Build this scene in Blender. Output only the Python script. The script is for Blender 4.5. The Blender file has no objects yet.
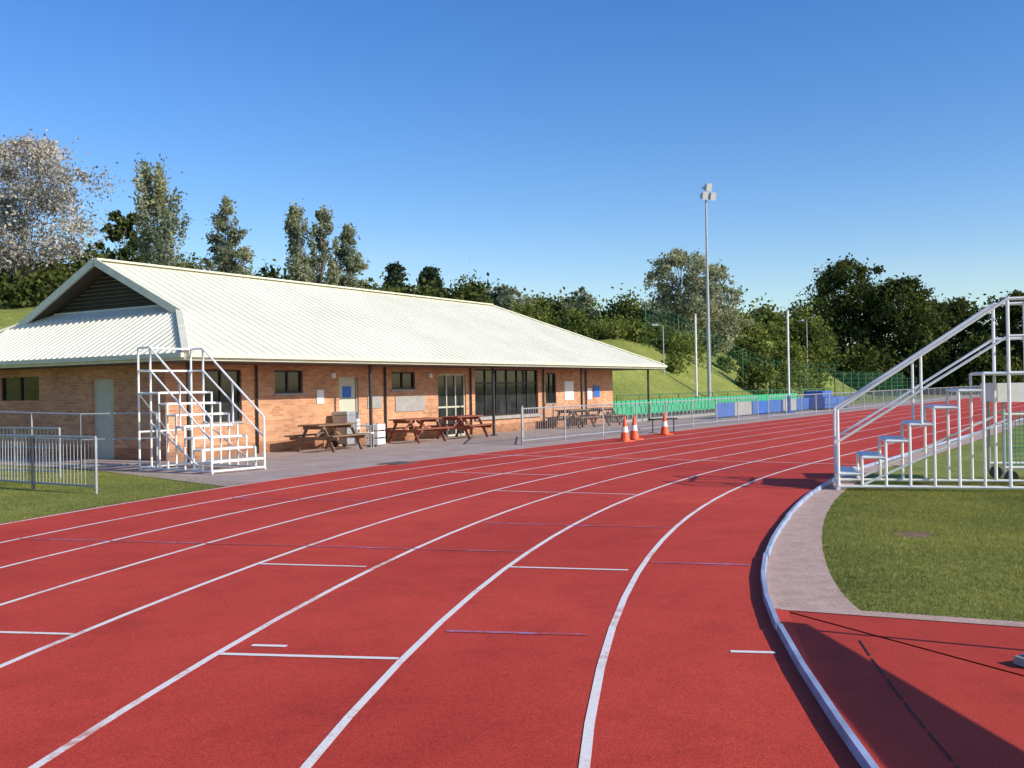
import bpy, math, random
import numpy as np
from mathutils import Vector, Matrix, Quaternion
sc=bpy.context.scene
R=math.radians
random.seed(5)
# ------------------------------------------------------------------ materials
def new_mat(name):
    m=bpy.data.materials.new(name); m.use_nodes=True
    nt=m.node_tree; b=nt.nodes.get('Principled BSDF')
    return m,nt,b
def ramp(nt,stops):
    n=nt.nodes.new('ShaderNodeValToRGB'); e=n.color_ramp.elements
    while len(e)<len(stops): e.new(0.5)
    for i,(p,c) in enumerate(stops):
        e[i].position=p; e[i].color=(c[0],c[1],c[2],1)
    return n
def noise(nt,scale,detail=4,rough=.6,coord='Object',vec=None):
    n=nt.nodes.new('ShaderNodeTexNoise'); n.inputs['Scale'].default_value=scale
    n.inputs['Detail'].default_value=detail; n.inputs['Roughness'].default_value=rough
    if vec is None:
        t=nt.nodes.new('ShaderNodeTexCoord'); vec=t.outputs[coord]
    nt.links.new(vec,n.inputs['Vector']); return n
def mixc(nt,fac,a,b,mode='MIX'):
    n=nt.nodes.new('ShaderNodeMix'); n.data_type='RGBA'; n.blend_type=mode
    for s,v in ((n.inputs[0],fac),(n.inputs[6],a),(n.inputs[7],b)):
        if hasattr(v,'is_output'): nt.links.new(v,s)
        elif isinstance(v,(tuple,list)): s.default_value=(v[0],v[1],v[2],1)
        else: s.default_value=v
    return n.outputs[2]
def bump(nt,b,src,strength,dist=.01):
    n=nt.nodes.new('ShaderNodeBump'); n.inputs['Strength'].default_value=strength
    n.inputs['Distance'].default_value=dist
    nt.links.new(src,n.inputs['Height']); nt.links.new(n.outputs[0],b.inputs['Normal'])
def simple(name,col,rough=.6,var=.15,scale=6,metal=0,bmp=0,spec=.5,fine=0):
    m,nt,b=new_mat(name)
    n=noise(nt,scale,5)
    d=tuple(c*(1-var) for c in col); l=tuple(min(1,c*(1+var)) for c in col)
    r=ramp(nt,[(.3,d),(.7,l)]); nt.links.new(n.outputs[0],r.inputs[0])
    c=r.outputs[0]
    if fine:
        n3=noise(nt,fine,3,.8); r3=ramp(nt,[(.32,(.65,.65,.65)),(.7,(1.3,1.3,1.3))]); nt.links.new(n3.outputs[0],r3.inputs[0])
        c=mixc(nt,.8,c,r3.outputs[0],'MULTIPLY')
    nt.links.new(c,b.inputs['Base Color'])
    b.inputs['Roughness'].default_value=rough; b.inputs['Metallic'].default_value=metal
    b.inputs['Specular IOR Level'].default_value=spec
    if bmp: bump(nt,b,n.outputs[0],bmp)
    return m
def mat_track(name,shade=1.0):
    m,nt,b=new_mat(name)
    big=noise(nt,.22,4,.6); mid=noise(nt,1.6,8,.75); fine=noise(nt,95,3,.8); scuff=noise(nt,5.5,6,.8)
    r1=ramp(nt,[(.3,(.46*shade,.042*shade,.026*shade)),(.7,(.60*shade,.066*shade,.040*shade))]); nt.links.new(big.outputs[0],r1.inputs[0])
    r2=ramp(nt,[(.25,(.68,.66,.66)),(.5,(1,1,1)),(.78,(1.12,1.25,1.25))]); nt.links.new(mid.outputs[0],r2.inputs[0])
    c=mixc(nt,.85,r1.outputs[0],r2.outputs[0],'MULTIPLY')
    r3=ramp(nt,[(.30,(.45,.42,.42)),(.52,(1,1,1)),(.75,(1.5,1.7,1.7))]); nt.links.new(fine.outputs[0],r3.inputs[0])
    c=mixc(nt,.85,c,r3.outputs[0],'MULTIPLY')
    r5=ramp(nt,[(.30,(.55,.5,.5)),(.36,(1,1,1))]); nt.links.new(scuff.outputs[0],r5.inputs[0])
    c=mixc(nt,.6,c,r5.outputs[0],'MULTIPLY')
    nt.links.new(c,b.inputs['Base Color']); b.inputs['Roughness'].default_value=.85
    b.inputs['Specular IOR Level'].default_value=.2
    bump(nt,b,fine.outputs[0],.5,.004); return m
def mat_line(name,col,under,wear=.42):
    m,nt,b=new_mat(name)
    n=noise(nt,14,8,.75); n2=noise(nt,1.1,3,.6)
    a=nt.nodes.new('ShaderNodeMath'); a.operation='ADD'
    nt.links.new(n.outputs[0],a.inputs[0]); nt.links.new(n2.outputs[0],a.inputs[1])
    r=ramp(nt,[(0,(0,0,0)),(1,(1,1,1))]); r.color_ramp.elements[0].position=wear; r.color_ramp.elements[1].position=wear+.12
    h=nt.nodes.new('ShaderNodeMath'); h.operation='MULTIPLY'; h.inputs[1].default_value=.5
    nt.links.new(a.outputs[0],h.inputs[0]); nt.links.new(h.outputs[0],r.inputs[0])
    c=mixc(nt,r.outputs[0],under,col)
    f=noise(nt,95,3,.8); r3=ramp(nt,[(.3,(.72,.66,.64)),(.6,(1,1,1))]); nt.links.new(f.outputs[0],r3.inputs[0])
    c=mixc(nt,.8,c,r3.outputs[0],'MULTIPLY')
    nt.links.new(c,b.inputs['Base Color']); b.inputs['Roughness'].default_value=.75; return m
def mat_grass(name,a=(.15,.18,.04),c=(.27,.29,.08),dry=(.42,.35,.17)):
    m,nt,b=new_mat(name)
    n1=noise(nt,.35,6,.65); n2=noise(nt,5,8,.8); n3=noise(nt,60,4,.8)
    r=ramp(nt,[(.36,a),(.56,c),(.72,dry)]); nt.links.new(n2.outputs[0],r.inputs[0])
    rr=ramp(nt,[(.3,(.65,.72,.65)),(.7,(1.25,1.2,1.15))]); nt.links.new(n1.outputs[0],rr.inputs[0])
    x=mixc(nt,1,r.outputs[0],rr.outputs[0],'MULTIPLY')
    r3=ramp(nt,[(.3,(.5,.55,.45)),(.65,(1.3,1.3,1.25))]); nt.links.new(n3.outputs[0],r3.inputs[0])
    x=mixc(nt,.8,x,r3.outputs[0],'MULTIPLY')
    nt.links.new(x,b.inputs['Base Color']); b.inputs['Roughness'].default_value=.9
    b.inputs['Specular IOR Level'].default_value=.15
    bump(nt,b,n3.outputs[0],.5,.02); return m
def mat_leaf(name,dark,light,trans=.25):
    m=bpy.data.materials.new(name); m.use_nodes=True; nt=m.node_tree
    for n in list(nt.nodes): nt.nodes.remove(n)
    o=nt.nodes.new('ShaderNodeOutputMaterial')
    g=nt.nodes.new('ShaderNodeNewGeometry')
    r=ramp(nt,[(0,dark),(1,light)]); nt.links.new(g.outputs['Random Per Island'],r.inputs[0])
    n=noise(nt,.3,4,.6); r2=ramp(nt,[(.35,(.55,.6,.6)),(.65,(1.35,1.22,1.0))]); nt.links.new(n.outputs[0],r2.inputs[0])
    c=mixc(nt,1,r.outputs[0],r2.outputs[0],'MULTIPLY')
    d=nt.nodes.new('ShaderNodeBsdfDiffuse'); t=nt.nodes.new('ShaderNodeBsdfTranslucent')
    nt.links.new(c,d.inputs[0]); nt.links.new(c,t.inputs[0])
    mx=nt.nodes.new('ShaderNodeMixShader'); mx.inputs[0].default_value=trans
    nt.links.new(d.outputs[0],mx.inputs[1]); nt.links.new(t.outputs[0],mx.inputs[2]); nt.links.new(mx.outputs[0],o.inputs[0])
    return m
def mat_brick():
    m,nt,b=new_mat('orange_brick')
    t=nt.nodes.new('ShaderNodeTexCoord'); s=nt.nodes.new('ShaderNodeSeparateXYZ'); nt.links.new(t.outputs['Object'],s.inputs[0])
    a=nt.nodes.new('ShaderNodeMath'); nt.links.new(s.outputs[0],a.inputs[0]); nt.links.new(s.outputs[1],a.inputs[1])
    cb=nt.nodes.new('ShaderNodeCombineXYZ'); nt.links.new(a.outputs[0],cb.inputs[0]); nt.links.new(s.outputs[2],cb.inputs[1])
    k=nt.nodes.new('ShaderNodeTexBrick'); nt.links.new(cb.outputs[0],k.inputs['Vector'])
    k.inputs['Scale'].default_value=1; k.inputs['Brick Width'].default_value=.225; k.inputs['Row Height'].default_value=.075
    k.inputs['Mortar Size'].default_value=.006; k.inputs['Color1'].default_value=(.66,.34,.18,1); k.inputs['Color2'].default_value=(.47,.20,.10,1)
    k.inputs['Mortar'].default_value=(.50,.40,.31,1); k.inputs['Bias'].default_value=-.1
    n=noise(nt,.9,5,.65); r=ramp(nt,[(.3,(.75,.72,.70)),(.7,(1.15,1.12,1.08))]); nt.links.new(n.outputs[0],r.inputs[0])
    c=mixc(nt,1,k.outputs[0],r.outputs[0],'MULTIPLY')
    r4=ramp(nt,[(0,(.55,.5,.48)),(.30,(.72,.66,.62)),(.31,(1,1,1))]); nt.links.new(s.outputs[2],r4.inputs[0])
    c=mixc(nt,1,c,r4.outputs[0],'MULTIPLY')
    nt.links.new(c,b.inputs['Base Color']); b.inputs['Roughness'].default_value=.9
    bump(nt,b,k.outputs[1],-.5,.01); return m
def mat_glass(name='window_glass'):
    m,nt,b=new_mat(name); n=noise(nt,1.3,3)
    r=ramp(nt,[(.35,(.010,.012,.014)),(.7,(.05,.055,.06))]); nt.links.new(n.outputs[0],r.inputs[0])
    nt.links.new(r.outputs[0],b.inputs['Base Color']); b.inputs['Roughness'].default_value=.06; return m
M={}
M['track']=mat_track('red_polyurethane'); M['track2']=mat_track('red_polyurethane_d_zone',.9)
M['white_line']=mat_line('white_line_paint',(.86,.82,.77),(.62,.28,.22),.36)
M['blue_line']=mat_line('blue_line_paint',(.40,.27,.50),(.46,.07,.06),.48)
M['grass']=mat_grass('grass_turf')
M['paving']=simple('pinkish_tarmac',(.41,.32,.28),.9,.18,1.2,0,.2,.3,50)
M['strip']=simple('pink_concrete_edging',(.50,.345,.28),.85,.16,5,0,.3,.3,50)
M['kerb']=simple('aluminium_kerb_grey',(.30,.36,.50),.45,.3,3)
M['white']=simple('white_gloss_paint',(.82,.81,.78),.4,.1,5)
M['roof']=simple('cream_metal_roof',(.76,.745,.60),.5,.08,.5)
M['rooftrim']=simple('cream_trim',(.64,.64,.50),.5,.1,3)
M['fascia']=simple('dark_fascia',(.10,.085,.06),.6,.2,4)
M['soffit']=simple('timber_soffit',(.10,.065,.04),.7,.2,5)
M['dark']=simple('dark_brown_steel',(.03,.025,.025),.5,.2,5)
M['brick']=mat_brick(); M['glass']=mat_glass()
M['cream_door']=simple('cream_door_paint',(.52,.52,.42),.5,.08,4)
M['galv']=simple('galvanised_steel',(.42,.43,.45),.45,.15,8,.4)
M['wood']=simple('picnic_table_timber',(.21,.13,.08),.8,.3,12,0,.3)
M['redwood']=simple('stained_timber',(.26,.085,.05),.8,.25,12,0,.3)
M['greenseat']=simple('green_plastic_seat',(.05,.42,.20),.45,.12,3)
M['blue']=simple('blue_board',(.035,.12,.40),.55,.2,2)
M['orange']=simple('orange_cone_plastic',(.80,.12,.03),.5,.1,5)
M['greenwire']=simple('green_wire',(.03,.16,.08),.6,.1,5)
M['concrete']=simple('concrete',(.34,.33,.31),.9,.15,4,0,.3)
M['black']=simple('black_rubber',(.015,.015,.015),.8,.2,5)
M['bark']=simple('bark',(.19,.16,.13),.95,.3,3,0,.5)
M['blue_sign']=simple('blue_sign',(.03,.15,.55),.5,.05,2)
M['netgreen']=simple('green_net',(.05,.25,.17),.7,.1,5)
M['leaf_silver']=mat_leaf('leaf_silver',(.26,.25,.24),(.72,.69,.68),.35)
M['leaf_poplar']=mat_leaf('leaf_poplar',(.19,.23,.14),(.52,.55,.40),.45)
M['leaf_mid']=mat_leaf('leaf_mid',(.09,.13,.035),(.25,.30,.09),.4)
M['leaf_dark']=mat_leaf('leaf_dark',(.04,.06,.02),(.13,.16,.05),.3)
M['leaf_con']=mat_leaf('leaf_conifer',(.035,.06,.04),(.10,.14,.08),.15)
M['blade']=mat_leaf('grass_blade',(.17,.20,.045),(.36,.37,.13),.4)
# ------------------------------------------------------------------ mesh builder
class MB:
    def __init__(s): s.v=[];s.f=[];s.m=[];s.mats=[]
    def mi(s,mat):
        if mat not in s.mats: s.mats.append(mat)
        return s.mats.index(mat)
    def poly(s,pts,mat):
        b=len(s.v); s.v+= [tuple(p) for p in pts]; s.f.append(tuple(range(b,b+len(pts)))); s.m.append(s.mi(mat))
    def hexa(s,P,mat):
        b=len(s.v); s.v+=[tuple(p) for p in P]; i=s.mi(mat)
        for q in ((0,3,2,1),(4,5,6,7),(0,1,5,4),(1,2,6,5),(2,3,7,6),(3,0,4,7)):
            s.f.append(tuple(b+k for k in q)); s.m.append(i)
    def box(s,x0,x1,y0,y1,z0,z1,mat):
        s.hexa([(x0,y0,z0),(x1,y0,z0),(x1,y1,z0),(x0,y1,z0),(x0,y0,z1),(x1,y0,z1),(x1,y1,z1),(x0,y1,z1)],mat)
    def beam(s,p0,p1,w,h,mat,up=(0,0,1)):
        p0=Vector(p0);p1=Vector(p1);d=(p1-p0).normalized();up=Vector(up)
        if abs(d.dot(up))>.98: up=Vector((0,1,0))
        a=d.cross(up).normalized()*w/2; c=a.cross(d).normalized()*h/2
        s.hexa([p0-a-c,p0+a-c,p1+a-c,p1-a-c,p0-a+c,p0+a+c,p1+a+c,p1-a+c],mat)
    def bar(s,p0,p1,r,mat,n=7,r1=None):
        p0=Vector(p0);p1=Vector(p1);d=(p1-p0).normalized(); up=Vector((0,0,1)) if abs(d.z)<.95 else Vector((1,0,0))
        a=d.cross(up).normalized(); c=a.cross(d); b=len(s.v); i=s.mi(mat)
        r1=r if r1 is None else r1
        for p,rr in ((p0,r),(p1,r1)):
            for k in range(n):
                t=2*math.pi*k/n; s.v.append(tuple(p+a*math.cos(t)*rr+c*math.sin(t)*rr))
        for k in range(n):
            s.f.append((b+k,b+(k+1)%n,b+n+(k+1)%n,b+n+k)); s.m.append(i)
        s.f.append(tuple(b+k for k in range(n))[::-1]); s.m.append(i)
        s.f.append(tuple(b+n+k for k in range(n))); s.m.append(i)
    def obj(s,name,loc=(0,0,0),rz=0,parent=None,bevel=0):
        me=bpy.data.meshes.new(name); me.from_pydata(s.v,[],s.f)
        for m in s.mats: me.materials.append(m)
        me.polygons.foreach_set('material_index',s.m); me.update()
        o=bpy.data.objects.new(name,me); sc.collection.objects.link(o)
        o.location=loc; o.rotation_euler=(0,0,rz)
        if parent: o.parent=parent
        if bevel:
            bv=o.modifiers.new('bevel','BEVEL'); bv.width=bevel; bv.segments=2; bv.limit_method='ANGLE'
        return o
def empty(name,loc,rz=0):
    e=bpy.data.objects.new(name,None); sc.collection.objects.link(e); e.location=loc; e.rotation_euler=(0,0,rz); return e
# ------------------------------------------------------------------ frames
C=Vector((37.75,0,0)); TH=33.0
TR=R(90-TH)                      # local x = along the straight
ux=Vector((math.cos(TR),math.sin(TR),0)); nx=Vector((-math.sin(TR),math.cos(TR),0))
def TW(s,q,z=0): return C+ux*s+nx*q+Vector((0,0,z))
def PH(phi,r,z=0):               # polar point of near bend
    a=R(phi); return Vector((C.x-r*math.cos(a),r*math.sin(a),z))
def kb(phi): return .17*math.exp(-((phi-13)/5.5)**2)   # the kerb rail bows out a little here
SL=84.39
def oval(r,bow=False):
    P=[]
    for i in range(121):
        dg=270-180*i/120; a=R(dg); rr=r+(kb(123-dg) if bow else 0); P.append((rr*math.cos(a),rr*math.sin(a)))
    for i in range(1,24): P.append((SL*i/24,r))
    for i in range(81):
        a=R(90-180*i/80); P.append((SL+r*math.cos(a),r*math.sin(a)))
    for i in range(1,24): P.append((SL-SL*i/24,-r))
    return P
def ring(mb,r0,r1,z,mat):
    a=oval(r0);b=oval(r1);n=len(a)
    for i in range(n):
        j=(i+1)%n
        mb.poly([(*b[i],z),(*a[i],z),(*a[j],z),(*b[j],z)][::-1],mat)
# ------------------------------------------------------------------ ground
def sm(t): t=max(0,min(1,t)); return t*t*(3-2*t)
def hterr(s,q):
    h=0
    q0=64-7.5*sm((s-26)/14)+6*sm((s-88)/20)
    w=sm((q-q0)/12)
    fade=1-sm((s-100)/50)
    h+=w*5.8*fade
    h+=sm((q-78)/60)*6*fade
    h+=w*fade*(.6*math.sin(s*.11+q*.07)+.4*math.sin(s*.27-1)+.2*math.sin(s*.6+q*.5))
    h+=sm((math.hypot(s-40,q)-190)/160)*3
    return h-.012
mb=MB()
S=sorted(set(list(range(-700,-60,40))+list(range(-60,180,3))+list(range(180,901,40))))
Q=sorted(set(list(range(-800,0,40))+[0,20,40,50,54,56,58,60]+list(range(62,121,2))+list(range(130,801,45))))
idx={}
for i,s_ in enumerate(S):
    for j,q_ in enumerate(Q):
        p=TW(s_,q_,hterr(s_,q_)); idx[(i,j)]=len(mb.v); mb.v.append(tuple(p))
k=mb.mi(M['grass'])
for i in range(len(S)-1):
    for j in range(len(Q)-1):
        mb.f.append((idx[(i,j)],idx[(i+1,j)],idx[(i+1,j+1)],idx[(i,j+1)])); mb.m.append(k)
g=mb.obj('ground')
for p in g.data.polygons: p.use_smooth=True
# track
mb=MB(); ring(mb,36.5,46.36,.004,M['track']); mb.obj('athletics_track',C,TR)
mb=MB()
for k in range(1,9):
    r=36.5+1.22*k; ring(mb,r-.025,r+.025,.008,M['white_line'])
def tmark(phi,r0,r1,w,mat,z=.0085):
    n=4
    for i in range(n):
        a=r0+(r1-r0)*i/n;b=r0+(r1-r0)*(i+1)/n; d=math.degrees(w/2/((r0+r1)/2))
        P=[PH(phi-d,a,z),PH(phi-d,b,z),PH(phi+d,b,z),PH(phi+d,a,z)]
        L=[]
        for p in P:
            v=p-C; L.append((v.dot(ux),v.dot(nx),z))
        mb.poly(L[::-1],mat)
W_=M['white_line'];B_=M['blue_line']
def ln(k): return 36.5+1.22*k
tmark(9.1,ln(2)+.03,ln(3)-.03,.05,W_); tmark(9.42,39.78,40.02,.05,W_)
tmark(13.75,ln(1)+.1,ln(2)-.03,.05,W_); tmark(13.5,ln(3)+.1,ln(4)-.03,.05,W_)
tmark(9.65,ln(4)+.03,ln(5)-.03,.05,W_); tmark(10.15,ln(1)+.15,ln(2)-.1,.05,B_)
tmark(14.4,36.75,ln(1)-.05,.05,B_); tmark(9.65,36.68,36.95,.05,W_)
tmark(17.9,ln(1)+.05,ln(3)-.1,.05,B_); tmark(15,ln(2)+.03,ln(7),.05,B_)
tmark(20.5,ln(5),ln(7),.05,B_); tmark(23,ln(2)+.05,ln(4),.05,W_); tmark(27,ln(4)+.05,ln(6),.05,W_); tmark(33,ln(0)+.1,ln(8),.05,W_)
tmark(30,ln(1),ln(3),.05,B_)
mb.obj('lane_markings',C,TR)
# kerb (raised rail in sections)
mb=MB()
P=oval(36.47,True)
def kerb(path,w,z0,z1,mat):
    pts=[Vector((p[0],p[1],0)) for p in path]; n=len(pts)
    for i in range(n):
        a=pts[i];b=pts[(i+1)%n]
        d=(b-a).normalized(); nn=Vector((-d.y,d.x,0))*w/2
        off=nn*(.35 if (i//3)%2 else -.1)
        a2=a+d*(.015 if i%3==0 else 0)+off; b=b+off
        A=nn; q=[a2-A,a2+A,b+A,b-A]
        mb.hexa([q[0]+Vector((0,0,z0)),q[3]+Vector((0,0,z0)),q[2]+Vector((0,0,z0)),q[1]+Vector((0,0,z0)),
                 a2-A*.7+Vector((0,0,z1)),b-A*.7+Vector((0,0,z1)),b+A*.7+Vector((0,0,z1)),a2+A*.7+Vector((0,0,z1))],mat)
kerb(P,.046,.010,.06,M['kerb'])
mb.obj('track_kerb_rail',C,TR)
# concrete strip inside kerb
mb=MB()
a0=11.6
for i in range(80):
    f0=a0+(TH-a0)*i/80; f1=a0+(TH-a0)*(i+1)/80
    wd=lambda f: .40+kb(f)*.8+.10*math.exp(-((f-a0)/1.0)) 
    mb.poly([PH(f0,36.499+kb(f0)*.8,.0055),PH(f1,36.499+kb(f1)*.8,.0055),PH(f1,36.49+kb(f1)*.8-wd(f1),.0055),PH(f0,36.49+kb(f0)*.8-wd(f0),.0055)],M['strip'])
q0=TW(0,36.42,.004);q1=TW(SL,36.42,.004);q2=TW(SL,35.92,.004);q3=TW(0,35.92,.004)
mb.poly([q0,q1,q2,q3],M['strip'])
e0=Vector((1.93,7.32,.006)); dv=Vector((.915,-.403,0)).normalized(); pn=Vector((-dv.y,dv.x,0))
mb.poly([e0,e0+dv*14,e0+dv*14+pn*.16,e0+pn*.16],M['strip'])
mb.obj('concrete_edging_path')
# D zone red sheet
mb=MB(); F=Vector((16,-20,.001)); ff=list(np.linspace(-40,11.5,40))
for a_,b_ in zip(ff[:-1],ff[1:]): mb.poly([F,PH(b_,36.5,.001),PH(a_,36.5,.001)],M['track2'])
ee=Vector((e0.x,e0.y,.001)); mb.poly([F,ee+dv*14,ee],M['track2']); mb.poly([F,ee,PH(11.5,36.5,.001)],M['track2'])
mb.obj('red_d_zone')
mb=MB()
for i in range(24):
    f0=-6+i*.68; mb.poly([PH(f0,36.12,.005),PH(f0,36.13,.005),PH(f0+.6,36.13,.005),PH(f0+.6,36.12,.005)],M['black'])
mb.obj('surface_seam')
# paving
mb=MB(); L=[]
for i in range(12):
    a=R(100.5-10.5*i/11); L.append((46.36*math.cos(a),46.36*math.sin(a),.0))
L+=[(95,46.36,0),(95,50.5,0),(29,50.5,0),(29,63,0),(-7,63,0),(-6.8,52.4,0)]
mb.poly(L[::-1],M['paving']); mb.obj('paved_forecourt',C,TR)
mb=MB(); p=Vector((-2.6,22.6,.004))
mb.box(-.4,.4,-.3,.3,0,.008,M['fascia']); mb.obj('drain_cover',p,TR)
mb=MB(); pr=random.Random(3)
mb.poly([(4.35+.26*math.cos(a)*pr.uniform(.6,1.1),10.9+.3*math.sin(a)*pr.uniform(.6,1.1),-.008) for a in [i*.45 for i in range(14)]],simple('bare_earth',(.22,.13,.08),.95,.3,8,0,.3,.3,60))
mb.obj('bare_earth_patch')
# ------------------------------------------------------------------ clubhouse
E0=Vector((-7.5,23.0,0)); BR=math.atan2(.8526,.5225)
bd=empty('brick_clubhouse',E0,BR)
L_,W2,z0,zr=28.1,5.88,2.6,5.4; W=2*W2; ks=(zr-z0)/W2
gx=1.94; gy=2.5; gz=z0+ks*gy
mb=MB(); rf=M['roof']
mb.poly([(0,0,z0),(L_,0,z0),(L_-W2,W2,zr),(gx,W2,zr),(gx,gy,gz)],rf)
mb.poly([(0,W,z0),(gx,W-gy,gz),(gx,W2,zr),(L_-W2,W2,zr),(L_,W,z0)],rf)
mb.poly([(L_,0,z0),(L_,W,z0),(L_-W2,W2,zr)],rf)
mb.poly([(0,0,z0),(gx,gy,gz),(gx,W-gy,gz),(0,W,z0)],rf)
ek=(gz-z0)/gx
mb.poly([(gx,gy,gz),(gx+.55,gy+1.2,gz+ek*.55),(gx+.55,W-gy-1.2,gz+ek*.55),(gx,W-gy,gz)],rf)
x=.3
while x<L_-.2:
    if x<gx: ym=x*gy/gx
    elif x<L_-W2: ym=W2
    else: ym=L_-x
    if ym>.2:
        for sgn in (0,1):
            y0,y1=(0,ym) if sgn==0 else (W,W-ym)
            mb.beam((x,y0,z0+.006),(x,y1,z0+ks*ym+.006),.022,.016,rf)
    x+=.33
y=.2
while y<W-.1:
    xm=gx if gy<y<W-gy else (min(y,W-y))*gx/gy
    if xm>.1: mb.beam((0,y,z0+.012),(xm,y,z0+ek*xm+.012),.05,.045,rf)
    y+=.24
y=.4
while y<W-.2:
    xm=min(y,W-y); mb.beam((L_,y,z0+.012),(L_-xm,y,z0+ks*xm+.012),.03,.035,rf); y+=.42
mb.beam((gx-.05,W2,zr+.03),(L_-W2,W2,zr+.03),.3,.05,M['rooftrim'])
mb.beam((L_,0,z0+.03),(L_-W2,W2,zr+.03),.16,.05,M['rooftrim']); mb.beam((L_,W,z0+.03),(L_-W2,W2,zr+.03),.16,.05,M['rooftrim'])
mb.beam((0,0,z0+.03),(gx,gy,gz+.04),.16,.07,M['rooftrim']); mb.beam((0,W,z0+.03),(gx,W-gy,gz+.04),.16,.07,M['rooftrim'])
mb.obj('roof',parent=bd)
mb=MB()   # barge boards and vent
for s in (0,1):
    f=lambda y: y if s==0 else W-y
    mb.beam((gx-.03,f(gy-.1),gz-.05),(gx-.03,f(W2),zr-.03),.07,.2,M['rooftrim'])
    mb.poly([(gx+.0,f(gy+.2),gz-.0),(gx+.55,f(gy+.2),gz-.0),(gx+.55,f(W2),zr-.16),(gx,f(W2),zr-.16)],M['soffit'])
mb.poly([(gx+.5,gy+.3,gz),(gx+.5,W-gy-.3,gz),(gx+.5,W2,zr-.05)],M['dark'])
z=gz+.32
while z<zr-.2:
    hw=(zr-.12-z)/ks-.25
    if hw>.1: mb.beam((gx+.44,W2-hw,z),(gx+.44,W2+hw,z),.09,.02,M['fascia'],up=(-.6,0,1))
    z+=.11
mb.beam((gx+.42,gy+.9,gz+.22),(gx+.42,W-gy-.9,gz+.22),.06,.12,M['rooftrim'])
mb.obj('gable_vent',parent=bd)
mb=MB()   # fascia + gutters + soffit
z1=2.43
mb.box(-.02,L_+.02,-.03,0.0,z1,z0-.01,M['rooftrim']); mb.box(-.02,L_+.02,W,W+.03,z1,z0-.01,M['rooftrim'])
mb.box(-.03,0,.003,W-.003,z1,z0-.01,M['rooftrim']); mb.box(L_,L_+.03,.003,W-.003,z1,z0-.01,M['rooftrim'])
mb.box(0,L_,-.13,-.033,z0-.1,z0+.005,M['rooftrim']); mb.box(-.13,-.033,0,W,z0-.1,z0+.005,M['rooftrim'])
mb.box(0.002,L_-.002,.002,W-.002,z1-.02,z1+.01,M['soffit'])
mb.obj('eaves',parent=bd)
# walls
wt=.25; WX0,WX1,WY0,WY1=.9,26.2,1.8,10.9; H=2.41
def wallbits(mb,length,ops,put):
    xs=sorted(set([0,length]+[o[0] for o in ops]+[o[1] for o in ops]))
    for a,b in zip(xs[:-1],xs[1:]):
        hit=[o for o in ops if o[0]<=a+1e-6 and o[1]>=b-1e-6]
        if not hit: put(a,b,0,H)
        else:
            o=hit[0]
            if o[2]>0.01: put(a,b,0,o[2])
            if o[3]<H-.01: put(a,b,o[3],H)
ops=[(2.05-.9,3.4-.9,.9,2.28,'w'),(4.63-.9,5.75-.9,1.62,2.27,'w'),(7.3-.9,8.2-.9,0,2.08,'d'),(9.85-.9,11.1-.9,1.68,2.25,'w'),
     (12.4-.9,14.1-.9,0,2.2,'g'),(14.7-.9,19.3-.9,.62,2.38,'b'),(19.9-.9,20.8-.9,1.0,2.25,'w')]
mb=MB()
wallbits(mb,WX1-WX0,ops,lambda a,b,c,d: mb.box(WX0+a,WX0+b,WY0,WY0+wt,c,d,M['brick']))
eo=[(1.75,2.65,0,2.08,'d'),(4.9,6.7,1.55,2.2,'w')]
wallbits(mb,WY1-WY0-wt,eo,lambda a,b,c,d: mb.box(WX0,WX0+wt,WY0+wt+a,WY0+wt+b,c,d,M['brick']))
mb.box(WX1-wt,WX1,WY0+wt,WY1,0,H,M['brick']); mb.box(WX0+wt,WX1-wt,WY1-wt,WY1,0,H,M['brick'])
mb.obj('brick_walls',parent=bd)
mb=MB()
for a,b,c,d,t in ops:
    x0,x1=WX0+a,WX0+b; y=WY0+.09
    fm=M['cream_door'] if t in 'g' else M['dark']
    if t=='d':
        mb.box(x0,x1,y,y+.05,0,d,M['cream_door']); mb.box(x0+.25,x0+.65,y-.012,y-.002,1.45,1.8,M['blue_sign'])
        for xx in (x0,x1-.06): mb.box(xx,xx+.06,y-.04,y-.004,0,d,M['concrete'])
        mb.box(x1-.18,x1-.1,y-.05,y-.002,.95,1.02,M['galv'])
    else:
        mb.box(x0,x1,y,y+.03,c,d,M['glass'])
        n={'w':2,'g':3,'b':6}[t]
        fw=.05 if t!='g' else .06
        for i in range(n+1):
            xx=x0+(x1-x0-fw)*i/n; mb.box(xx,xx+fw,y-.04,y-.003,c,d,fm)
        for zz in ([c,d-fw]+([1.0] if t=='g' else [])+([d-.55] if t=='b' else [])):
            mb.box(x0+fw,x1-fw,y-.037,y-.004,zz,zz+fw,fm)
        if c>0.1: mb.box(x0-.05,x1+.05,WY0-.04,WY0+.045,c-.06,c-.002,M['concrete'])
for a,b,c,d,t in eo:
    y0,y1=WY0+wt+a,WY0+wt+b; x=WX0+.09
    if t=='d': mb.box(x,x+.05,y0,y1,0,d,M['cream_door'])
    else:
        mb.box(x,x+.03,y0,y1,c,d,M['glass'])
        for yy in (y0,(y0+y1)/2,y1-.05): mb.box(x-.04,x-.003,yy,yy+.05,c,d,M['dark'])
mb.obj('windows_and_doors',parent=bd)
mb=MB()
mb.box(14.6,19.4,WY0-.10,WY0-.004,.5,.60,M['concrete'])
mb.box(21.5,22.3,WY0-.03,WY0-.003,1.1,1.9,M['white']); mb.box(10.0,11.6,WY0-.03,WY0-.003,.95,1.45,M['concrete'])
mb.box(8.6,9.3,WY0-.03,WY0-.003,1.1,1.5,M['concrete']); mb.box(24.2,24.8,WY0-.03,WY0-.003,1.2,1.7,M['blue_sign'])
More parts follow.
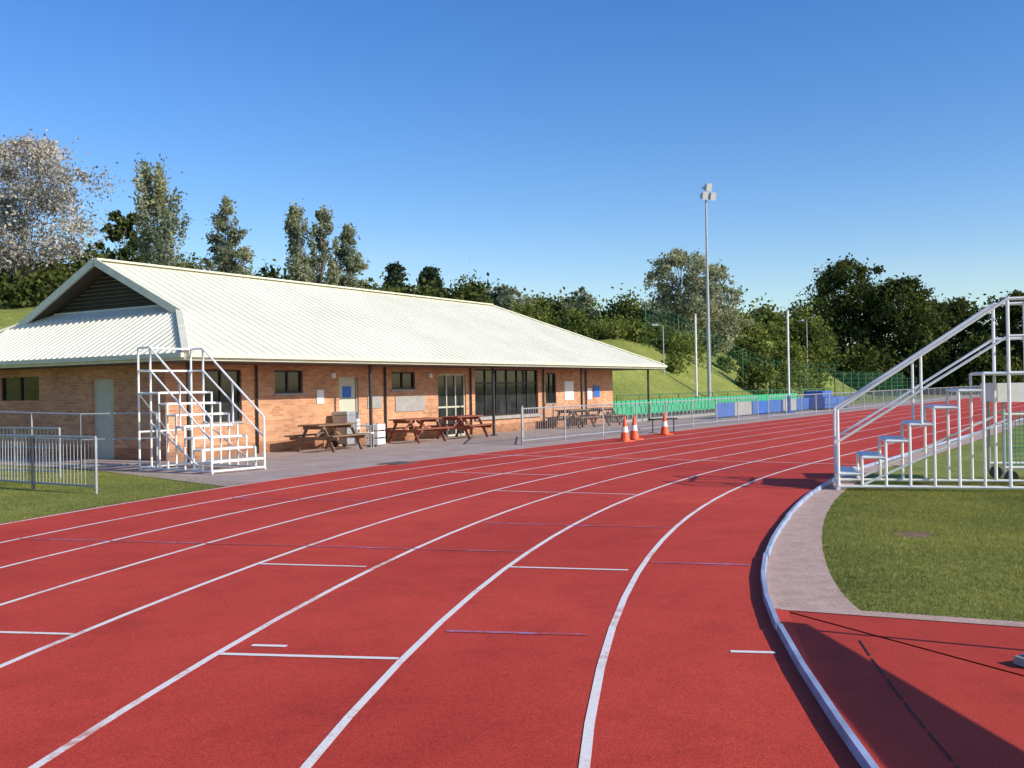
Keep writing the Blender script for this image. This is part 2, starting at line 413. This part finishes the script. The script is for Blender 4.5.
mb.box(6.3,6.6,WY0-.03,WY0-.003,1.3,1.7,M['white']); mb.box(23.6,24.0,WY0-.03,WY0-.003,1.1,1.6,M['white'])
for x in (3.9,9.45,14.35,19.65,23.4): mb.bar((x,WY0-.06,0),(x,WY0-.06,2.4),.035,M['dark'])
for x in (6.9,11.8): mb.box(x,x+.16,WY0-.1,WY0-.003,2.05,2.2,M['white'])
mb.obj('wall_fittings',parent=bd)
mb=MB()
for x in (.5,7.2,13.9,20.6,27.3):
    mb.bar((x,.5,0),(x,.5,z1-.02),.05,M['dark'],10); mb.box(x-.1,x+.1,.4,.6,.0,.03,M['dark'])
mb.obj('veranda_columns',parent=bd)
def BW(x,y,z=0): return E0+Vector((.5225,.8526,0))*x+Vector((-.8526,.5225,0))*y+Vector((0,0,z))
# ------------------------------------------------------------------ picnic tables
def picnic(x,y,rz,mat,name='picnic_table'):
    mb=MB()
    for i in range(5): mb.box(-.9,.9,-.36+i*.147,-.36+i*.147+.132,.71,.75,mat)
    for s in (-1,1):
        for i in range(2): mb.box(-.9,.9,s*.68-.14+i*.145,s*.68-.14+i*.145+.13,.42,.46,mat)
    for xx in (-.65,.65):
        mb.box(xx-.04,xx+.04,-.8,.8,.33,.416,mat); mb.box(xx-.04,xx+.04,-.34,.34,.62,.706,mat)
        for s in (-1,1): mb.beam((xx+.065,s*.26,.7),(xx+.065,s*.62,0),.04,.09,mat)
    mb.beam((-.6,0,.4),(-.05,0,.68),.04,.08,mat); mb.beam((.6,0,.4),(.05,0,.68),.04,.08,mat)
    return mb.obj(name,BW(x,y),BR+rz,bevel=.006)
picnic(5.4,.55,.1,M['wood']); picnic(9.7,.75,-.05,M['redwood']); picnic(12.2,.7,.1,M['redwood'])
picnic(20.0,.6,0,M['wood']); picnic(22.5,.6,.1,M['wood'])
def bin_(x,y,mat):
    mb=MB(); mb.hexa([(-.2,-.22,.08),(.2,-.22,.08),(.2,.22,.08),(-.2,.22,.08),(-.27,-.3,.95),(.27,-.3,.95),(.27,.3,.95),(-.27,.3,.95)],mat)
    mb.hexa([(-.3,-.33,.955),(.3,-.33,.955),(.3,.33,.955),(-.3,.33,.955),(-.26,-.28,1.05),(.26,-.28,1.02),(.26,.28,1.05),(-.26,.28,1.05)],mat)
    for s in (-1,1): mb.bar((s*.2-.03,.24,.1),(s*.2+.03,.24,.1),.1,M['black'],12)
    mb.obj('wheelie_bin',BW(x,y),BR,bevel=.015)
bin_(7.0,1.3,M['galv'])
def crate(x,y):
    mb=MB()
    for z in (.0,.22,.44): mb.box(-.25,.25,-.2,.2,z+.03,z+.2,M['white'])
    for a in (-.22,.22):
        for b in (-.17,.17): mb.box(a-.02,a+.02,b-.02,b+.02,0,.68,M['galv'])
    mb.obj('stacked_crates',BW(x,y),BR+.2,bevel=.01)
crate(7.9,.9)
def slatchair(x,y,rz):
    mb=MB()
    mb.box(-.22,.22,-.2,.2,.42,.46,M['white']); 
    for a in (-.2,.2):
        mb.bar((a,-.18,0),(a,-.18,.64),.015,M['galv']); mb.bar((a,.2,0),(a,.24,.9),.015,M['galv']); mb.bar((a,-.18,.64),(a,.22,.66),.015,M['galv'])
    for z in (.55,.66,.77): mb.box(-.2,.2,.2,.22,z,z+.08,M['white'])
    mb.obj('garden_chair',BW(x,y),BR+rz)
slatchair(6.6,.2,.5)
# ------------------------------------------------------------------ timekeepers stands
def stand(name,p,ang,n=7,rise=.24,run=.36,wd=1.2,rail=1.0,rr=.024):
    mb=MB(); w=M['white']; Ln=n*run; top=n*rise
    for s in (0,wd):
        mb.bar((0,s,.06),(Ln+.45,s,.06),rr,w)
        for i in range(n):
            x=i*run; z=(i+1)*rise
            mb.bar((x,s,.06),(x,s,z),rr*.9,w); mb.bar((x,s,z),(x+run,s,z),rr*.9,w)
        for x in (Ln,Ln+.45): mb.bar((x,s,.06),(x,s,top+rail),rr,w)
        mb.bar((Ln,s,top),(Ln+.45,s,top),rr,w)
        mb.bar((0,s,.06),(0,s,rise+rail*.9),rr,w)
        mb.bar((0,s,rise+rail*.9),(Ln,s,top+rail),rr,w); mb.bar((Ln,s,top+rail),(Ln+.45,s,top+rail),rr,w)
        mb.bar((0,s,rise+rail*.45),(Ln,s,top+rail*.5),rr*.85,w); mb.bar((Ln,s,top+rail*.5),(Ln+.45,s,top+rail*.5),rr*.85,w)
        mb.bar((Ln*.5,s,top*.5+rise*.5),(Ln*.5,s,top*.5+rise*.5+rail*.95),rr*.85,w)
        mb.bar((run,s,.08),(Ln,s,top*.62),rr*.8,w)
        for x in (0,Ln+.45): mb.bar((x,s-.02,.03),(x,s+.02,.03),.03,w,10)
    for i in range(n):
        x=i*run; z=(i+1)*rise
        mb.box(x+.02,x+run-.03,.03,wd-.03,z-.005,z+.03,w)
        mb.bar((x,0,z),(x,wd,z),rr*.8,w)
    mb.box(Ln+.02,Ln+.43,.03,wd-.03,top-.005,top+.03,w)
    for z in (.06,top*.5,top,top+rail*.5,top+rail): mb.bar((Ln+.45,0,z),(Ln+.45,wd,z),rr,w)
    mb.bar((0,0,.06),(0,wd,.06),rr,w); mb.bar((Ln+.45,0,.06),(Ln+.45,wd,top),rr*.8,w)
    return mb.obj(name,p,ang)
a=math.atan2(.6,-.8)
stand('timekeepers_steps',Vector((-6.15,20.4,0))+Vector((.6,.8,0))*1.35,a,7,.24,.30,1.35,1.0)
stand('timekeepers_steps',Vector((5.0,15.4,.0)),math.atan2(-.7,2.5),7,.25,.345,1.1,1.1,.025)
mb=MB(); w=M['white']
for x in (0,1.3):
    for y in (0,.9): mb.bar((x,y,.1),(x,y,1.3),.025,M['galv'])
mb.box(-.1,1.4,-.08,.98,1.3,1.6,w)
for y in (0,.9):
    mb.bar((0,y,.25),(1.3,y,.25),.025,w); mb.bar((0,y,1.1),(1.3,y,1.1),.02,w)
    for x in (.1,1.2): mb.bar((x,y-.04,.1),(x,y+.04,.1),.1,M['black'],16)
for i in range(20):
    x=.05+i*.063; mb.bar((x,0,.25),(x,0,1.1),.006,M['netgreen'],4)
for i in range(12):
    z=.3+i*.068; mb.bar((0,0,z),(1.3,0,z),.006,M['netgreen'],4)
mb.obj('equipment_trolley',(7.85,16.0,0),-.2)
# invented rack just out of frame, shaped to throw the long wedge shadow
mb=MB()
mb.hexa([(3.40,3.3,1.02),(3.98,3.3,1.02),(3.70,6.0,1.02),(3.58,6.0,1.02),(3.40,3.3,1.1),(3.98,3.3,1.1),(3.70,6.0,1.1),(3.58,6.0,1.1)],M['galv'])
for x,y in ((3.5,3.4),(3.9,3.4),(3.63,5.85)): mb.bar((x,y,.0),(x,y,1.02),.02,M['galv'])
mb.bar((3.7,3.4,.3),(3.63,5.85,.3),.02,M['galv'])
mb.obj('offframe_shadow_caster')
mb=MB(); mb.box(-.1,.1,-.06,.06,0,.05,M['concrete']); mb.box(-.06,.06,-.04,.04,.05,.065,M['galv'])
mb.obj('starting_block_weight',(3.0,5.8,.003),.3,bevel=.008)
# ------------------------------------------------------------------ fences
def railing(name,pts,h=1.05,post=2.4,bars=True,mat=None,mid=(.5,),step=.11,r=.022):
    mat=mat or M['galv']; mb=MB()
    for a,b in zip(pts[:-1],pts[1:]):
        a=Vector(a);b=Vector(b);Ln=(b-a).length;n=max(1,round(Ln/post))
        for i in range(n+1):
            p=a.lerp(b,i/n); mb.bar(p,p+Vector((0,0,h)),r*1.15,mat,6)
        up=Vector((0,0,1))
        mb.bar(a+up*h,b+up*h,r,mat,6); mb.bar(a+up*.12,b+up*.12,r*.8,mat,6)
        for m_ in mid: mb.bar(a+up*h*m_,b+up*h*m_,r*.8,mat,6)
        if bars:
            k=int(Ln/step)
            for i in range(1,k):
                p=a.lerp(b,i/k); mb.bar(p+up*.12,p+up*h,.006,mat,4)
    return mb.obj(name)
railing('perimeter_railing',[TW(8,49.8),TW(4,47.3),TW(24,47.2)],1.05,2.4,True,None,(),.13)
railing('perimeter_railing',[TW(25.5,47.2),TW(95,47.2)],1.05,2.6,True,None,(),.2)
railing('metal_railing',[(-7.05,16.9,0),(-8.6,17.9,0),(-11.5,19.9,0)],.95,1.5,True,None,(),.1)
railing('ramp_handrail',[(-7.9,22.2,0),(-9.5,22.0,0),(-15,24.5,.15)],1.25,1.6,False,None,(.55,))
railing('ramp_handrail',[(-9.2,20.3,0),(-13,22.4,0)],1.0,1.5,True,None,(.6,),.12)
mb=MB()
for i,x0 in enumerate([0,2.45,5.0,7.6,10.1,12.6]):
    x1=x0+2.4
    mb.box(x0,x1,-.03,.03,.08,.75,M['blue'] if i not in (1,4) else M['concrete']); 
    for x in (x0+.1,x1-.1): mb.box(x-.03,x+.03,-.25,.25,0,.05,M['galv']); 
mb.obj('advertising_boards',TW(25,49.6),TR)
mb=MB()
mb.box(0,2.6,0,1.6,.1,.75,M['blue']); mb.box(2.7,5.2,0,1.6,.1,.75,M['blue']); mb.box(0.02,5.18,0.02,1.58,0,.095,M['black']); mb.box(.3,2.3,.2,1.4,.753,1.15,M['blue'])
mb.obj('landing_mats',TW(40,48.6),TR,bevel=.05)
mb=MB()
for k in range(2):
    mb.box(0,30,k*.8,(k+1)*.8,0,.12+.28*k,M['concrete'])
    for i in range(60):
        x=.05+i*.5
        mb.box(x,x+.42,k*.8+.25,k*.8+.6,.122+.28*k+.2,.122+.28*k+.26,M['greenseat'])
        mb.box(x,x+.42,k*.8+.6,k*.8+.64,.122+.28*k+.2,.122+.28*k+.55,M['greenseat'])
mb.obj('spectator_seating',TW(20,52.0),TR)
railing('green_railing',[TW(24,54.4),TW(62,54.4)],1.2,2.5,True,M['greenwire'],(.5,),.25)
def cone(p):
    mb=MB(); mb.box(-.2,.2,-.2,.2,0,.035,M['orange'])
    zs=[(.035,.15),(.28,.105),(.45,.075),(.75,.025)]
    for (a,ra),(b,rb) in zip(zs[:-1],zs[1:]):
        mm={0.28:M['orange'],.45:M['white'],.75:M['orange']}[b]
        mb.bar((0,0,a),(0,0,b),ra,mm,16,rb)
    mb.obj('traffic_cone',p,random.random())
for q in ((3.35,29.9,0),(3.75,30.9,0),(5.1,33.6,0)): cone(q)
mb=MB()
for x in (-.5,.5): mb.bar((x,0,0),(x,0,.45),.02,M['black'],6); mb.bar((x,-.2,0),(x,.2,0),.02,M['black'],6)
mb.box(-.55,.55,-.15,.15,.45,.5,M['black']); mb.obj('low_bench',(5.3,35.2,0),.6)
# ------------------------------------------------------------------ poles
def tz(x,y):
    v=Vector((x,y,0))-C; return hterr(v.dot(ux),v.dot(nx))
def floodlight(x,y,top):
    z0_=tz(x,y)-.1; h=top-z0_
    mb=MB(); mb.bar((0,0,0),(0,0,h),.15,M['galv'],10,.07); mb.box(-.3,.3,-.3,.3,0,.25,M['concrete'])
    mb.beam((-.45,0,h),(.45,0,h),.08,.08,M['galv']); mb.bar((0,0,h),(0,0,h+.6),.05,M['galv'])
    mb.beam((-.35,0,h+.6),(.35,0,h+.6),.08,.08,M['galv'])
    for x_,z in ((-.36,h+.0),(.36,h+.0),(0,h+.62)):
        mb.hexa([(x_-.24,-.35,z-.3),(x_+.24,-.35,z-.3),(x_+.15,.05,z-.15),(x_-.15,.05,z-.15),(x_-.24,-.45,z+.25),(x_+.24,-.45,z+.25),(x_+.15,.05,z+.15),(x_-.15,.05,z+.15)],M['galv'])
    mb.obj('floodlight_mast',(x,y,z0_),.5)
floodlight(14.2,72,15.2)
def wpole(name,x,y,top,r=.055):
    z_=tz(x,y); h=top-z_; p=(x,y,z_)
    mb=MB(); mb.bar((0,0,0),(0,0,h),r,M['white'],10); mb.box(-.25,.25,-.25,.25,0,.12,M['blue']); mb.bar((0,0,h),(0,0,h+.08),r*1.3,M['galv'],10)
    mb.bar((0,0,.12),(0,0,1.0),r*1.8,M['blue'],10)
    mb.obj(name,p)
wpole('cage_post',10.7,58.0,5.7); wpole('cage_post',15.5,56.0,5.7)
def lamp(x,y,ztop):
    z=tz(x,y)-.1; h=ztop-z
    mb=MB(); mb.bar((0,0,0),(0,0,h),.05,M['galv'],8,.035); mb.bar((0,0,h),(.5,0,h+.1),.035,M['galv'],6)
    mb.box(.4,.8,-.1,.1,h+.04,h+.16,M['white']); mb.obj('street_lamp',(x,y,z),random.random()*3)
lamp(11.1,73,6.0); lamp(27.5,93,7.4)
def meshfence(name,a,b,h,step=.5):
    mb=MB(); a=Vector(a);b=Vector(b);Ln=(b-a).length;n=max(2,int(Ln/2.5))
    P=[a.lerp(b,i/n) for i in range(n+1)]
    for p in P: p.z=tz(p.x,p.y)
    for p in P: mb.bar(p-Vector((0,0,.3)),p+Vector((0,0,h)),.045,M['greenwire'],6)
    for p,q in zip(P[:-1],P[1:]):
        k=max(1,int((q-p).length/step))
        for i in range(k):
            u=p.lerp(q,i/k); mb.bar(u,u+Vector((0,0,h)),.012,M['greenwire'],4)
        for i in range(int(h/.4)+1):
            z=Vector((0,0,i*.4)); mb.bar(p+z,q+z,.014,M['greenwire'],4)
    mb.obj(name)
meshfence('green_mesh_fence',TW(52,66),TW(64,54.5),3.2,.35)
meshfence('green_mesh_fence',TW(64,54.5),TW(90,54.5),2.6,.4)
meshfence('green_mesh_fence',TW(92,56),TW(140,56),2.0,1.0)
# ------------------------------------------------------------------ trees
def leafquads(rng,cent,size):
    n=len(cent); a=rng.normal(size=(n,3)); a/=np.linalg.norm(a,axis=1)[:,None]
    b=rng.normal(size=(n,3)); b-= (a*b).sum(1)[:,None]*a; b/=np.linalg.norm(b,axis=1)[:,None]
    s=(size*rng.uniform(.6,1.4,n))[:,None]
    v=np.stack([cent-a*s,cent-b*s*.6,cent+a*s,cent+b*s*.6],1).reshape(-1,3)
    return v
def build(name,mb,leafv,leafmat,loc=(0,0,0)):
    nb=len(mb.v); mi=mb.mi(leafmat); q=len(leafv)//4
    v=mb.v+leafv.tolist(); f=mb.f+(np.arange(q*4).reshape(-1,4)+nb).tolist(); m=mb.m+[mi]*q
    me=bpy.data.meshes.new(name); me.from_pydata(v,[],f)
    for x in mb.mats: me.materials.append(x)
    me.polygons.foreach_set('material_index',m); me.update()
    o=bpy.data.objects.new(name,me); sc.collection.objects.link(o); o.location=loc; return o
def prof(shape,t):
    if shape=='col': return (np.sin(np.pi*np.clip(t*.93+.04,0,1)**.8)**.5)*(1-.3*t)
    if shape=='cone': return (1-t)**.7*1.0+.04
    return np.sqrt(np.clip(1-(2*t-1)**2,0,1))**.8
def tree(name,loc,Ht,Rc,shape,mat,nc=90,per=110,ls=.17,seed=1,base=.15,lean=0,sp=1.0):
    rng=np.random.default_rng(seed); mb=MB()
    t=rng.uniform(0,1,nc)**(.9); ang=rng.uniform(0,2*np.pi,nc)
    lob=1+.22*np.sin(ang*2+seed)+.18*np.sin(ang*5+t*9+seed*2)+.18*np.sin(t*15+seed)
    lob=np.minimum(lob,1.25)
    rr=Rc*prof(shape,t)*lob*np.sqrt(rng.uniform(.03,1,nc))
    z=Ht*(base+(.97-base)*t)
    cc=np.stack([rr*np.cos(ang)+lean*t,rr*np.sin(ang),z],1)
    cr=(Rc*rng.uniform(.10,.30,nc))*(1.1-.5*t) if shape!='cone' else Rc*rng.uniform(.10,.24,nc)*(1.1-.5*t)
    prev=Vector((0,0,-.3)); r0=max(.1,Ht*.012); K=7
    for k in range(1,K+1):
        zz=Ht*.94*k/K; p=Vector((lean*k/K+rng.normal()*.12,rng.normal()*.12,zz))
        mb.bar(prev,p,r0*(1-(k-1)/K*.9),M['bark'],7,r0*(1-k/K*.9)); prev=p
    for i in rng.choice(nc,min(nc,44),replace=False):
        c=Vector(cc[i]); zs=max(Ht*base*.7,c.z-Rc*.9-.5); q=Vector((lean*zs/Ht,0,zs)); mid=q.lerp(c,.5)+Vector((0,0,-.15))
        mb.bar(q,mid,r0*.3,M['bark'],5,r0*.18); mb.bar(mid,c,r0*.18,M['bark'],5,r0*.05)
    lv=[]
    for i in range(nc):
        n=int(per*rng.uniform(.35,1.6))
        p=rng.normal(size=(n,3))*.62
        st=np.array([1,1,.8]) if shape=='round' else (np.array([.8,.8,2.2]) if shape=='col' else np.array([1.2,1.2,.9]))
        p*=cr[i]*st*rng.uniform(.8,1.3,3)
        if shape!='round': p[:,0]+= (p[:,2])*.25*math.cos(ang[i]); p[:,1]+=(p[:,2])*.25*math.sin(ang[i])
        lv.append(cc[i]+p)
    lv=np.concatenate(lv)
    return build(name,mb,leafquads(rng,lv,ls),mat,loc)
def T(name,px,ytop,d,Rc,shape,mat,**kw):
    k=(px-512)/1000; x=k*d; y=d; z=tz(x,y)-.1
    yh=ytop-388+.0175*(px-512); Ht=1.66-yh*d/1000-z
    return tree(name,(x,y,z),Ht,Rc,shape,mat,**kw)
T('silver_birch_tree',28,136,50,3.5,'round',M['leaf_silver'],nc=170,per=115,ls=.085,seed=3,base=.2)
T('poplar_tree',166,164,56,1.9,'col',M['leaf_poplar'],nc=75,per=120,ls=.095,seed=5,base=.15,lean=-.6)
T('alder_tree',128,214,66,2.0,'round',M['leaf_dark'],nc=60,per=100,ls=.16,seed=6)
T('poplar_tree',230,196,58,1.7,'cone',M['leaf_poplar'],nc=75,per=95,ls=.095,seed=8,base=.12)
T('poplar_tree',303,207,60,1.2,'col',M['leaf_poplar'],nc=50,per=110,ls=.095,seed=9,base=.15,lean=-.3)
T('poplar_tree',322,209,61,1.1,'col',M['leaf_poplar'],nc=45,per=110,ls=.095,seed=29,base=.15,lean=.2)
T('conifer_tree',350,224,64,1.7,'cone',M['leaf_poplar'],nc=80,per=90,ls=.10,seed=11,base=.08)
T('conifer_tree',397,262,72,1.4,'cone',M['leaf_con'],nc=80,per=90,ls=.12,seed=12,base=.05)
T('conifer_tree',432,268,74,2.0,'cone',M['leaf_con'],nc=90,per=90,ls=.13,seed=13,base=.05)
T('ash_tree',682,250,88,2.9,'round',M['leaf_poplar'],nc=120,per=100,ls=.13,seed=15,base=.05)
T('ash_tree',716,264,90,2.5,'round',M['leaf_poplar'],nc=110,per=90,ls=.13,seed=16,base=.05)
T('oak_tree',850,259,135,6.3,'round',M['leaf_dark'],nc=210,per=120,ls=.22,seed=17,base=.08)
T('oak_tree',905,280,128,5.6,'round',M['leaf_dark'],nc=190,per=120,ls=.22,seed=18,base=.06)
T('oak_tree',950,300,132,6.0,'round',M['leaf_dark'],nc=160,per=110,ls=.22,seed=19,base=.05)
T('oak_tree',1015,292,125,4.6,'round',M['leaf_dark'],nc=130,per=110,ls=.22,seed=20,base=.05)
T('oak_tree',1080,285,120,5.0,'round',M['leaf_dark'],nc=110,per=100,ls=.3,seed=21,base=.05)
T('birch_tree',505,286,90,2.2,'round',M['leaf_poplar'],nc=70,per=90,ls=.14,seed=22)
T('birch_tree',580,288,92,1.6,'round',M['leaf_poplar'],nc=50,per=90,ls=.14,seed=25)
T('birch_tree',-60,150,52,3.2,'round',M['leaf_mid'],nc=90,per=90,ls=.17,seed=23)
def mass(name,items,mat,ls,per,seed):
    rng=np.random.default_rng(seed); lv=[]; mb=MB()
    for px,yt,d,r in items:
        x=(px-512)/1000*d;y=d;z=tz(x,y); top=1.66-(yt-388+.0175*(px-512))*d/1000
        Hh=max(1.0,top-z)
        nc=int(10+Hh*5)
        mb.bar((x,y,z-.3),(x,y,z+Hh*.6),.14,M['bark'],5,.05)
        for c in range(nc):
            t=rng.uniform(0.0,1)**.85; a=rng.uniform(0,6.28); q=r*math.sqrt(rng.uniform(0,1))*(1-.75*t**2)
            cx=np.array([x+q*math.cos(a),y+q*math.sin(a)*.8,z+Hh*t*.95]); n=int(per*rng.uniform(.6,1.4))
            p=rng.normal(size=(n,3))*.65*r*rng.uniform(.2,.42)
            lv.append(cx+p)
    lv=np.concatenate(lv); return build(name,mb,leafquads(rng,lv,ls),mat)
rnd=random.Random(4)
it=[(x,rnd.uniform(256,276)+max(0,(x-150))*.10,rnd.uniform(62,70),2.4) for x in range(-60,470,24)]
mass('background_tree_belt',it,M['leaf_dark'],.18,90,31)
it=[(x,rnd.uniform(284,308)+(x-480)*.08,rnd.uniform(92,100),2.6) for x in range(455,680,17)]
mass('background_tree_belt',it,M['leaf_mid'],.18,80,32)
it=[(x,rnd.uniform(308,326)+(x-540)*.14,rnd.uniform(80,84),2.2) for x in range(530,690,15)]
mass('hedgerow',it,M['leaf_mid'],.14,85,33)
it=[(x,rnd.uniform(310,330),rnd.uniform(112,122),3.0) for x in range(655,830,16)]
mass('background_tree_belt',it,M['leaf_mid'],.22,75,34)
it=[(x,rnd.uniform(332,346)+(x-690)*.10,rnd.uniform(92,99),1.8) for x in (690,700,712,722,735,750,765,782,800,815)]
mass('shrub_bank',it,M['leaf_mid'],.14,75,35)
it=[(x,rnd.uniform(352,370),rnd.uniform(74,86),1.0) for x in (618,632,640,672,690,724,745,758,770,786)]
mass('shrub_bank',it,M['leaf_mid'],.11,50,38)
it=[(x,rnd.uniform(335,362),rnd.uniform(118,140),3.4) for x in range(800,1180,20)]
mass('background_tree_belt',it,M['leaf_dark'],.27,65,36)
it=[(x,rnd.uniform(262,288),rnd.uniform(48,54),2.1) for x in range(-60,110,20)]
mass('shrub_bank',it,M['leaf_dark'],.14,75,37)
# grass blades near camera
rng=np.random.default_rng(7)
def blades(name,n,inside,box):
    pts=[]
    while len(pts)<n:
        x=rng.uniform(box[0],box[1],20000);y=rng.uniform(box[2],box[3],20000)
        ok=inside(x,y); pts+=list(zip(x[ok],y[ok]))
    p=np.array(pts[:n]); h=rng.uniform(.014,.036,n); a=rng.uniform(0,6.28,n); l=rng.normal(0,.018,(n,2)); w=.004
    z=-.014
    v=np.zeros((n,3,3)); v[:,0]=np.stack([p[:,0]-w*np.cos(a),p[:,1]-w*np.sin(a),np.full(n,z)],1)
    v[:,1]=np.stack([p[:,0]+w*np.cos(a),p[:,1]+w*np.sin(a),np.full(n,z)],1)
    v[:,2]=np.stack([p[:,0]+l[:,0],p[:,1]+l[:,1],z+h],1)
    me=bpy.data.meshes.new(name); me.from_pydata(v.reshape(-1,3).tolist(),[],np.arange(3*n).reshape(-1,3).tolist()); me.materials.append(M['blade']); me.update()
    o=bpy.data.objects.new(name,me); sc.collection.objects.link(o)
def ins(x,y):
    r=np.hypot(x-C.x,y); c=(x-e0.x)*pn.x+(y-e0.y)*pn.y
    e=.03*np.sin(y*9)+.02*np.sin(y*23+1)
    return (r<36.09+e)&(c>.14+e*.6)&(x<y*.56+.2)&(np.hypot(x-4.35,y-10.9)>.2+e*2)
blades('infield_grass',110000,ins,(2,11,6,17))
def ins2(x,y):
    r=np.hypot(x-C.x,y)
    return (r>46.40)&(x+9.7<(23.2-y)*1.0)&(x>-y*.56-.3)&(y<22)
blades('verge_grass',50000,ins2,(-13,-3,11,22))
# ------------------------------------------------------------------ light, sky, camera
el=R(28); az=Vector((.885,-.465,0)).normalized()
dirv=Vector((-az.x*math.cos(el),-az.y*math.cos(el),-math.sin(el)))
sl=bpy.data.lights.new('sun','SUN'); sl.energy=5.0; sl.angle=R(.5); sl.color=(1,.92,.79)
so=bpy.data.objects.new('sun',sl); sc.collection.objects.link(so); so.rotation_euler=dirv.to_track_quat('-Z','Y').to_euler(); so.location=(20,-10,30)
w=bpy.data.worlds.new('World'); sc.world=w; w.use_nodes=True; nt=w.node_tree
bg=nt.nodes['Background']; sk=nt.nodes.new('ShaderNodeTexSky'); sk.sky_type='NISHITA'; sk.sun_disc=False
sk.sun_elevation=el; sk.sun_rotation=math.atan2(az.x,az.y); sk.air_density=1.05; sk.dust_density=.5; sk.ozone_density=3
hs=nt.nodes.new('ShaderNodeHueSaturation'); hs.inputs['Hue'].default_value=.514; hs.inputs['Saturation'].default_value=1.32; hs.inputs['Value'].default_value=1.18
nt.links.new(sk.outputs[0],hs.inputs['Color'])
tc=nt.nodes.new('ShaderNodeTexCoord'); mp=nt.nodes.new('ShaderNodeMapping'); mp.inputs['Scale'].default_value=(1.5,1.5,9)
nt.links.new(tc.outputs['Generated'],mp.inputs[0]); cn=noise(nt,2.2,6,.6,vec=mp.outputs[0])
cr_=ramp(nt,[(.48,(0,0,0)),(.78,(.5,.5,.5))]); nt.links.new(cn.outputs[0],cr_.inputs[0])
sx=nt.nodes.new('ShaderNodeSeparateXYZ'); nt.links.new(tc.outputs['Generated'],sx.inputs[0])
zr_=ramp(nt,[(.0,(1,1,1)),(.16,(0,0,0))]); nt.links.new(sx.outputs[2],zr_.inputs[0])
mm=nt.nodes.new('ShaderNodeMath'); mm.operation='MULTIPLY'; nt.links.new(cr_.outputs[0],mm.inputs[0]); nt.links.new(zr_.outputs[0],mm.inputs[1])
cl=mixc(nt,mm.outputs[0],hs.outputs[0],(5,5,5.2))
nt.links.new(cl,bg.inputs[0]); bg.inputs[1].default_value=.15
cam=bpy.data.cameras.new('camera'); cam.lens=35.16; cam.sensor_width=36; cam.clip_end=3000
co=bpy.data.objects.new('camera',cam); sc.collection.objects.link(co); co.location=(0,0,1.66)
pitch=math.atan(4/1000)
m=Matrix.Rotation(R(90)+pitch,4,'X') @ Matrix.Rotation(R(-1.0),4,'Z')
co.rotation_euler=m.to_euler(); sc.camera=co
sc.view_settings.view_transform='Standard'; sc.view_settings.look='None'; sc.view_settings.exposure=0
